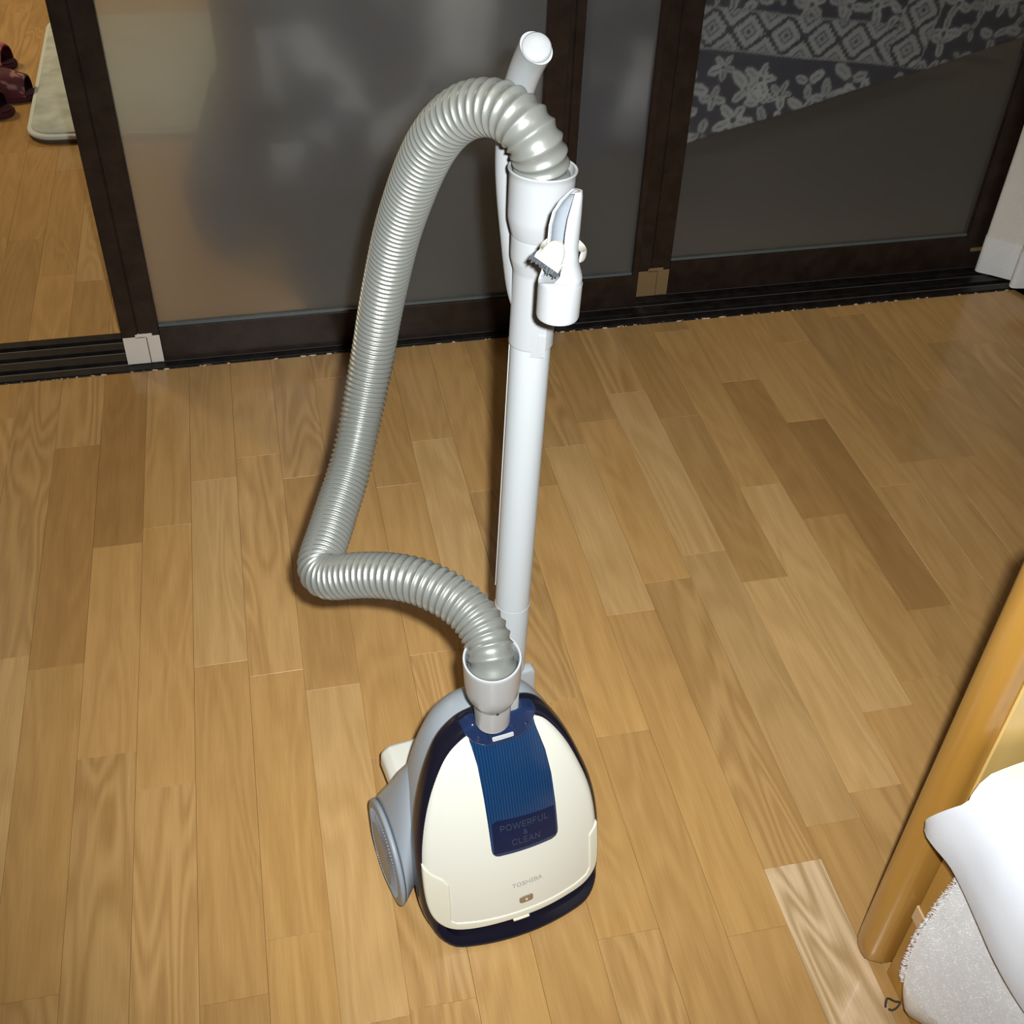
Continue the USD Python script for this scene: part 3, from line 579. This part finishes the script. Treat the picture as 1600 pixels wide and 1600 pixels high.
pn = unit(ARF * .9 - ARX * .45); px_ = unit(ARX - pn * (ARX @ pn)); px_ = px_; py_ = unit(AX * .85 + px_ * .35); px_ = unit(np.cross(py_, pn)); px_ = px_ if px_ @ RT > 0 else -px_
dpoly = np.array([(.0092 * math.cos(a), .0165 * math.sin(a)) for a in np.linspace(0, math.pi, 26)])
for o_, w_ in [(.86, -.002), (1, -.001), (1, .0015), (.90, .0025)]:
    R.append(pc + np.outer(dpoly[:, 0] * o_, px_) + np.outer(dpoly[:, 1] * o_ + .0004, py_) + pn * w_)
part(tl, 'brush_plate', rings(R), 'beige_plastic', 30, label='beige half-round brush plate')
bb = trimesh.creation.box([.0225, .0045, .007]); Mx = np.eye(4); Mx[:3, 0] = px_; Mx[:3, 1] = py_; Mx[:3, 2] = pn; Mx[:3, 3] = pc - py_ * .0015 + pn * .002; bb.apply_transform(Mx)
part(tl, 'brush_bar', bb, 'beige_plastic', False)
bris = []
for j in range(260):
    p0 = pc - py_ * .003 + px_ * RNG.uniform(-.0135, .0115) + pn * RNG.uniform(-.0040, .0045); d = unit(-py_ + px_ * RNG.normal(0, .22) + pn * RNG.normal(.1, .22))
    bris.append(lathe(p0, d, [(0, .0009), (RNG.uniform(.004, .0078), .0006)], 5))
part(tl, 'bristles', join(bris), 'bristle', False, kind='stuff', label='dark grey brush bristles')

# ------------------------------------------------------------------ bed corner at the lower right
bed = thing('bed', 'honey-coloured wooden bed corner with a rounded end board at the lower right', 'bed', (.997, .548, 0))
g = Polygon([(.972, .0008), (1.95, .0008), (1.95, .66), (.972, .66)]).buffer(-.020).buffer(.020, 10)
R = []
for o_, y in [(.0165, .5455), (.0110, .5470), (.0055, .5510), (.0015, .5570), (0, .5640), (0, .5700), (.0015, .5770), (.0055, .5830), (.0110, .5870), (.0165, .5885)]:
    q_ = g.buffer(-o_); p = np.array([q_.exterior.interpolate(t, normalized=True).coords[0] for t in np.arange(160) / 160]); R.append(np.c_[p[:, 0], np.full(160, y), p[:, 1]])
part(bed, 'end_board', rings(R), 'honey_pine', 50)
part(bed, 'end_panel', box(.9960, 1.93, .5425, .5462, .262, .64, .0015), 'pale_pine', False, label='paler flat face of the end board')
part(bed, 'side_rail', box(.997, 1.022, -.9, .5420, .0015, .245, .003), 'honey_pine', False)
part(bed, 'bracket', box(.9950, .9985, .522, .5415, .124, .148, .0005), 'bracket_tan', False, label='small pale fitting on the rail')
whole('mattress', box(1.03, 1.9, -.9, .488, .246, .382, .02), 'mattress_cloth', 'thick pale mattress on the bed under the fleece blanket', 'mattress', 40)

def slab_(pts, z0, z1):
    g = Polygon(pts).buffer(-.03).buffer(.03, 6); R = []
    for o_, z in [(.003, z0), (0, z0 + .003), (0, z1 - .003), (.003, z1)]:
        p = np.array([g.buffer(-o_).exterior.interpolate(t, normalized=True).coords[0] for t in np.arange(80) / 80]); R.append(np.c_[p, np.full(80, z)])
    return rings(R)
def cloth(grid, th, amp, sc, seed=0.0, up=None):
    """a thick cloth from a (n, m, 3) grid of points"""
    G = np.asarray(grid, float); n, m, _ = G.shape
    du = np.gradient(G, axis=0); dv = np.gradient(G, axis=1); N = np.cross(du, dv); N /= np.linalg.norm(N, axis=2, keepdims=True) + 1e-12
    if up is not None and (N @ np.array(up)).mean() < 0: N = -N
    nz = meshkit.fbm((G.reshape(-1, 3) + seed) * sc).reshape(n, m) if amp else np.zeros((n, m))
    e = np.minimum.reduce([np.arange(n)[:, None] + 0 * np.arange(m), np.arange(n)[::-1][:, None] + 0 * np.arange(m), 0 * np.arange(n)[:, None] + np.arange(m), 0 * np.arange(n)[:, None] + np.arange(m)[::-1]])
    thick = th * np.sqrt(np.clip(e / 4.0, 0.02, 1))
    A = G + N * (thick / 2 + nz * amp)[..., None]; B = G - N * (thick / 2 - nz * amp)[..., None]
    v = np.vstack([A.reshape(-1, 3), B.reshape(-1, 3)]); f = grid_faces(n, m, False); k = n * m
    loop = np.r_[np.arange(m), np.arange(1, n) * m + m - 1, (n - 1) * m + np.arange(m - 1)[::-1], np.arange(1, n - 1)[::-1] * m]
    nx = np.roll(loop, -1); s1 = np.c_[loop, nx, nx + k]; s2 = np.c_[loop, nx + k, loop + k]
    me = trimesh.Trimesh(v, np.vstack([f, f[:, ::-1] + k, s1[:, ::-1], s2[:, ::-1]]), process=False)
    if me.volume < 0: me.invert()
    return me, N
def drape(far, path, n, m, y_end):
    """far: y of the far edge as a function of arc length; path: (x, z) polyline from the hem up over the mattress"""
    p = np.asarray(path, float); s = np.r_[0, np.cumsum(np.linalg.norm(np.diff(p, axis=0), axis=1))]; c = PchipInterpolator(s, p)(np.linspace(0, s[-1], n)); u = np.linspace(0, 1, n)
    G = np.zeros((n, m, 3))
    for i in range(n):
        yf = far(u[i]); y = np.linspace(yf, y_end, m); G[i] = np.c_[np.full(m, c[i, 0]), y, np.full(m, c[i, 1])]
    return G, u
# fleece blanket: hangs over the side of the mattress down towards the floor
path = [(.976, .050), (.970, .10), (.968, .17), (.968, .24), (.970, .30), (.973, .345), (.985, .385), (1.03, .400), (1.15, .403), (1.40, .403)]
G, u = drape(lambda t: float(np.interp(t, [0, .03, .08, .16, .3, .42, 1], [.478, .489, .498, .499, .489, .480, .49])), path, 90, 120, -.35)
yy = (.50 - G[:, :, 1]); hemrise = np.interp(yy, [0, .015, .03, .075, .14, .3, .5, .9], [.012, .0, .0, .05, .02, .05, .02, .03])
G[:, :, 2] += hemrise * np.clip(1 - u[:, None] / .45, 0, 1)
G[:, :, 0] += (.010 * np.sin(yy * 21 + .6) * np.clip(1 - u / .5, 0, 1)[:, None])
fl = thing('fleece_blanket', 'fluffy white fleece blanket hanging over the side of the bed to the floor', 'blanket', (1.0, .45, .25))
me, N = cloth(G, .016, .0042, 26.0, 3.0, (-1, 0, .3))
part(fl, 'fleece', me, 'fleece', 60)
hemG = G[:7, :, :].copy(); hemG[:, :, 0] -= .0035; hemG[:, :, 2] -= .002
me2, _ = cloth(hemG, .020, .002, 40.0, 1.0, (-1, 0, .3))
part(fl, 'hem', me2, 'fleece_hem', 60, label='flatter pinkish hem of the fleece')
# short pile on the side that shows
n_, m_ = G.shape[:2]; cnt = 14000; iu = RNG.uniform(5, 62, cnt); iv = RNG.uniform(0, 52, cnt)
edge = RNG.random(cnt) < .12; iv[edge] = RNG.uniform(0, 1.0, edge.sum())
a, b = iu.astype(int), iv.astype(int); fa, fb = (iu - a)[:, None], (iv - b)[:, None]
Pf = G[a, b] * (1 - fa) * (1 - fb) + G[a + 1, b] * fa * (1 - fb) + G[a, b + 1] * (1 - fa) * fb + G[a + 1, b + 1] * fa * fb
if N[40, 20] @ np.array([-1, 0, 0]) < 0: N = -N
Nf = N[a, b]
off = meshkit.fbm((Pf + 3.0) * 26.0)
root = Pf + Nf * (.0072 + off[:, None] * .0042)
dirn = Nf * .6 + RNG.normal(0, .28, (cnt, 3)) + np.array([0, .15, -.6]) + np.where(edge, 1, 0)[:, None] * np.array([-.1, .7, 0]); dirn /= np.linalg.norm(dirn, axis=1, keepdims=True)
ln = RNG.uniform(.0015, .0034, cnt)[:, None]; mid = root + dirn * ln * .55; tip = root + dirn * ln + RNG.normal(0, .0004, (cnt, 3))
cur = UsdGeom.BasisCurves.Define(stage, numbered(fl, 'pile')); cur.CreateTypeAttr('linear'); cur.CreateCurveVertexCountsAttr(Vt.IntArray.FromNumpy(np.full(cnt, 3, np.int32)))
cur.CreatePointsAttr(Vt.Vec3fArray.FromNumpy((np.stack([root, mid, tip], 1).reshape(-1, 3) - LOC[fl]).astype(np.float32))); cur.CreateWidthsAttr(Vt.FloatArray.FromNumpy(np.tile(np.array([.00032, .00028, .00015], np.float32), cnt))); cur.SetWidthsInterpolation('vertex')
UsdShade.MaterialBindingAPI.Apply(cur.GetPrim()).Bind(MATS['fleece']); tag(cur.GetPrim(), 'short fluffy pile', kind='stuff')
# cotton sheet folded over the top of the fleece
path = [(.950, .305), (.949, .335), (.951, .365), (.957, .391), (.972, .413), (1.02, .424), (1.12, .427), (1.35, .428)]
G, u = drape(lambda t: float(np.interp(t, [0, .045, .10, .16, .24, .34, .5, 1], [.546, .537, .524, .510, .502, .506, .512, .514])), path, 70, 100, -.30)
yy = (.54 - G[:, :, 1]); G[:, :, 2] += np.interp(yy, [0, .02, .05, .12, .3, .8], [.0, .008, .018, .020, .022, .02]) * np.clip(1 - u[:, None] / .3, 0, 1)
G[:, :, 0] += .004 * np.sin(yy * 30) * np.clip(1 - u / .4, 0, 1)[:, None] + .010 * np.exp(-yy / .012) * np.clip(1 - u[:, None] / .12, 0, 1)
sh = thing('bed_sheet', 'smooth bluish-white cotton sheet folded over the fleece at the bed edge', 'sheet', (1.0, .45, .45))
me, _ = cloth(G, .0026, .0030, 9.0, 5.0, (-.4, 0, 1)); part(sh, 'sheet', me, 'sheet_cotton', 60)
path = [(.958, .388), (.966, .404), (.985, .4150), (1.04, .4185), (1.30, .420)]
G2, u2 = drape(lambda t: float(np.interp(t, [0, .05, .1, .2, .4, 1], [.506, .514, .520, .525, .528, .529])), path, 30, 40, .30)
me, _ = cloth(G2, .0035, .001, 12.0, 2.0, (-.4, 0, 1)); part(sh, 'sheet_underside', me, 'sheet_under', 60, label='pinkish turned-under edge of the sheet')
# stray wisp of thread by the foot of the bed
tp = spline([(.978, .502, .003), (.984, .508, .009), (.990, .505, .006), (.992, .500, .013), (.986, .497, .005), (.981, .500, .002)], 40)
whole('thread_wisp', sweep(tp, .0012, .0012, 6), 'thread', 'dark stray wisp of thread on the floor at the foot of the bed', 'thread', 60)

# ------------------------------------------------------------------ the room beyond: quilt, cushion, low table, mat, slippers
NAVY, WHITE = np.array([.035, .040, .085]), np.array([.80, .82, .82])
def quilt_colours(a, b):
    """a runs along the quilt's lower edge, b up from it, in metres: floral border below, a band of stepped diamonds, flowers above"""
    col = np.tile(NAVY, (len(a), 1)); rg = np.random.default_rng(11)
    def put(mask, c, k=1.0): col[mask] = col[mask] * (1 - k) + np.asarray(c) * k
    def flower(ca, cb, r, rot, petals=5):
        for k in range(petals):
            t = rot + k * 2 * math.pi / petals; L = r * rg.uniform(.75, 1.15)
            da, db = a - (ca + math.cos(t) * L * .62), b - (cb + math.sin(t) * L * .62)
            u_, w_ = da * math.cos(t) + db * math.sin(t), -da * math.sin(t) + db * math.cos(t)
            e = (u_ / (L * .55)) ** 2 + (w_ / (L * rg.uniform(.24, .36))) ** 2; put(e < 1, WHITE * rg.uniform(.75, 1.0)); put((np.abs(w_) < .0012) & (np.abs(u_) < L * .3), NAVY * 2.2)
        put(((a - ca) ** 2 + (b - cb) ** 2) < (r * .16) ** 2, NAVY * 2)
    lo, hi, per_ = .190, .262, .0735
    for i in range(44):
        ca = -1.0 + i * .047 + rg.uniform(-.012, .012)
        for cb in ((.030, .090, .150), (.010, .062, .122))[i % 2]:
            flower(ca + rg.uniform(-.012, .012), cb + rg.uniform(-.008, .008), rg.uniform(.022, .040), rg.uniform(0, 6.3), int(rg.integers(3, 6)))
        for cb in (.292, .345, .40, .45, .51):
            flower(ca + rg.uniform(-.02, .02), cb + rg.uniform(-.01, .01), rg.uniform(.02, .036), rg.uniform(0, 6.3), int(rg.integers(3, 6)))
    inb = (b > lo - .003) & (b < hi + .003); put(inb, NAVY)
    mb = (b > lo + .002) & (b < hi - .002)
    for off, cen in ((0, (lo + hi) / 2), (per_ / 2, lo), (per_ / 2, hi)):
        da = (a - off + per_ / 2) % per_ - per_ / 2; db = b - cen
        dm = np.abs(da) / (per_ * .42) + np.abs(db) / (per_ * .42); step = .05 * np.sign(np.sin(np.abs(da) * 900)) 
        put(mb & (dm + step < 1), WHITE * .85); put(mb & (dm < .55), NAVY * 2.6 + .06); put(mb & (dm < .38), WHITE * .75); put(mb & (dm < .16), NAVY * 1.6)
    for e in (lo, hi): put(np.abs(b - e) < .0016, WHITE * .75)
    return col
def quilt():
    nu, nv = 520, 170
    uu = np.linspace(-.785, .74, nu); vv = np.linspace(0, .52, nv); U, V = np.meshgrid(uu, vv, indexing='ij')
    th = math.radians(-7.2)
    # foot line: rises to the right of the rear door, level and further back on the left
    low = np.where(U >= 0, .318 + .258 * U, .318 + .16 * np.maximum(U, -.25) * 0 + np.interp(-U, [0, .2, .45, 1.05], [0, -.115, -.145, -.15]))
    X = 1.21 + U
    Y = np.where(U >= -.02, 2.0385 + .0 * U, 2.0385 + np.interp(-U, [.02, .12, .3, .8, 1.05], [0, .11, .17, .19, .20])) + .003 * np.sin(U * 23) + V * .035
    Z = low + V
    # printed pattern, laid square to the quilt, not to its drooping foot
    A = U * math.cos(th) + (Z - .318) * math.sin(th); B = -U * math.sin(th) + (Z - .318) * math.cos(th) + .008
    turn = U - .2 * (Z - .454); mk = (turn > .385) & (B > .19)             # the band turns a corner at the right
    col = quilt_colours(np.where(mk, B, A).ravel(), np.where(mk, turn - .385 + .19, B).ravel())
    # further back, the frosted glass's blur is painted in as cloudy blotches, fading below
    p3 = np.c_[U.ravel() * 13, (Z.ravel()) * 13, 0 * U.ravel()]
    nz = np.clip((meshkit.fbm(p3, 3, 5) - .5) * 4.5 + .60, 0, 1); nz = nz * nz * (3 - 2 * nz)
    nz = nz * np.clip((V.ravel() - .015) / .09, .0, 1)
    soft = np.outer(1 - nz, (.07, .08, .13)) + np.outer(nz, (.88, .90, .94))
    k_ = np.clip((-.01 - U.ravel()) / .03, 0, 1)[:, None]; col = col * (1 - k_) + soft * k_
    G = np.stack([X, Y, Z], -1); front = G.reshape(-1, 3); back = front + np.array([0, .012, 0])
    f = grid_faces(nu, nv, False); k = nu * nv
    loop = np.r_[np.arange(nv), np.arange(1, nu) * nv + nv - 1, (nu - 1) * nv + np.arange(nv - 1)[::-1], np.arange(1, nu - 1)[::-1] * nv]; nx = np.roll(loop, -1)
    v = np.vstack([front, back]); ff = np.vstack([f, f[:, ::-1] + k, np.c_[loop, nx, nx + k][:, ::-1], np.c_[loop, nx + k, loop + k][:, ::-1]])
    me = trimesh.Trimesh(v, ff, process=False)
    if me.volume < 0: me.invert()
    whole('quilt', me, 'quilt_print', 'navy quilt printed with white flowers and a diamond band, hanging behind the glass doors', 'quilt', True, color=np.vstack([col, col]))
quilt()
R = []
for z, r, dx in [(.002, .80, 0), (.01, .95, 0), (.04, 1.05, -.005), (.12, 1.1, -.012), (.20, .9, .008), (.30, .6, .03), (.34, .45, .035), (.355, .3, .036)]:
    t = np.arange(60) * 2 * math.pi / 60; R.append(np.c_[.315 + dx + .060 * r * np.cos(t), 2.42 + .11 * r * np.sin(t), np.full(60, z)])
whole('floor_cushion', rings(R), 'dark_cushion', 'navy cushion leaning on the dark chair, blurred behind the nearest frosted door', 'cushion', 50)
ch = thing('low_chair', 'dark brown upholstered low chair blurred behind the nearest frosted door', 'chair', (.38, 2.55, 0))
part(ch, 'side_panel', box(.345, .425, 2.31, 2.75, .03, .62, .02), 'dark_table', False)
part(ch, 'seat', box(.425, .85, 2.42, 2.75, .12, .30, .02), 'dark_cushion', False)
for y in (2.36, 2.68): part(ch, 'foot', box(.37, .40, y, y + .03, 0, .031, .003), 'dark_table', False)
whole('floor_rug', slab_(np.array([(.44, 2.06), (2.98, 2.06), (2.98, 3.6), (.44, 3.6)]), .0005, .012), 'shade_brown', 'dark grey-brown rug standing in for the shade on the floor behind the frosted doors', 'shade_sheet', 40)  # dark sheet added over the floor in place of its shade
tb = thing('low_table', 'low dark wooden table blurred behind the frosted doors', 'table', (1.2, 2.6, 0))
part(tb, 'table_top', box(.92, 2.45, 2.54, 3.3, .36, .40, .006), 'dark_table', False)
for x in (.95, 2.38):
    for y in (2.58, 3.22): part(tb, 'leg', box(x, x + .05, y, y + .05, 0, .36, .004), 'dark_table', False)
# bath mat with a rounded corner
mt = thing('bath_mat', 'pale grey-green plush mat with rounded corner behind the left door stile', 'mat', (.12, 3.3, 0))
g = Polygon([(-.155, 2.945), (.40, 2.925), (.42, 3.80), (-.165, 3.80)]).buffer(-.07).buffer(.07, 12)
def slab(g, prof, n=160):
    R = []
    for o_, z in prof:
        q_ = g.buffer(-o_); p = np.array([q_.exterior.interpolate(t, normalized=True).coords[0] for t in np.arange(n) / n]); R.append(np.c_[p, np.full(n, z)])
    return rings(R)
part(mt, 'backing', slab(g, [(.004, .0008), (.002, .004), (.002, .011), (.004, .012)]), 'mat_base', False)
part(mt, 'border', slab(g, [(.003, .010), (0, .013), (0, .018), (.003, .021), (.014, .0225)]), 'mat_border', 50)
part(mt, 'pile', slab(g.buffer(-.010), [(0, .018), (.002, .0245), (.006, .0265), (.03, .027), (.08, .028)]), 'mat_pile', 50)
# slippers
def slipper(name, label, loc, rz, dark, light, spots=True):
    t = thing(name, label, 'slipper', (loc[0], loc[1], 0), 'red slippers in the far room')
    c, s = math.cos(rz), math.sin(rz); Rz = np.array([[c, -s, 0], [s, c, 0], [0, 0, 1]])
    n = 40; xs = np.linspace(-.13, .13, 26)
    half = lambda x: .046 * (1 - (abs(x + .01) / .142) ** 2.6) ** .5 * (1 + .08 * np.sin(x * 14))
    R = []
    g = Polygon([(x, half(x)) for x in xs] + [(x, -half(x)) for x in xs[::-1]]).buffer(.001)
    so = slab(g, [(.003, .001), (0, .004), (0, .014), (.003, .017)], 90); so.vertices = so.vertices @ Rz.T + [loc[0], loc[1], 0]
    part(t, 'sole', so, 'slipper_sole', False)
    # upper: vamp dome over the toe half, opening towards the heel
    k = np.linspace(-.128, .108, 34); th = np.linspace(0, math.pi, 30); V = []; C = []
    for inner in (0, 1):
        for x in k:
            hw = half(x) * (1.0 - .06 * inner); hh = .066 * (1 - (np.clip(-(x - .108) / .238, 0, 1)) ** 2.6) ** .5 * (1 - .1 * inner) * (1 - .25 * np.clip((x - .05) / .06, 0, 1))
            for a_ in th: V.append((x, hw * math.cos(a_), .012 + hh * math.sin(a_) ** .8)); 
    V = np.array(V); m1 = grid_faces(34, 30, False); kk = 34 * 30
    rim = 33 * 30 + np.arange(29); f = np.vstack([m1, m1[:, ::-1] + kk, np.c_[rim, rim + 1, rim + 1 + kk], np.c_[rim, rim + 1 + kk, rim + kk]])
    no = meshkit.noise(V * 110 + loc[0] * 50) if hasattr(meshkit, 'noise') else RNG.normal(0, .3, len(V))
    col = np.where((no > .70)[:, None], np.array(light), np.array(dark)); col[kk:] = np.array(dark) * .3
    V2 = V @ Rz.T + [loc[0], loc[1], 0]
    part(t, 'upper', (V2, f), 'slipper_print', True, color=col)
slipper('slipper', 'dark red flower-print slipper lying with its opening towards the mat', (-.276, 3.27), math.radians(-12), (.10, .010, .018), (.42, .20, .17))
slipper('slipper', 'dark red slipper mostly cut off by the left edge, nearest of the three', (-.330, 3.16), math.radians(-8), (.09, .010, .018), (.36, .16, .14))
slipper('slipper', 'brighter pinkish red slipper cut off by the left edge, furthest of the three', (-.345, 3.52), math.radians(-25), (.42, .06, .09), (.62, .25, .26))
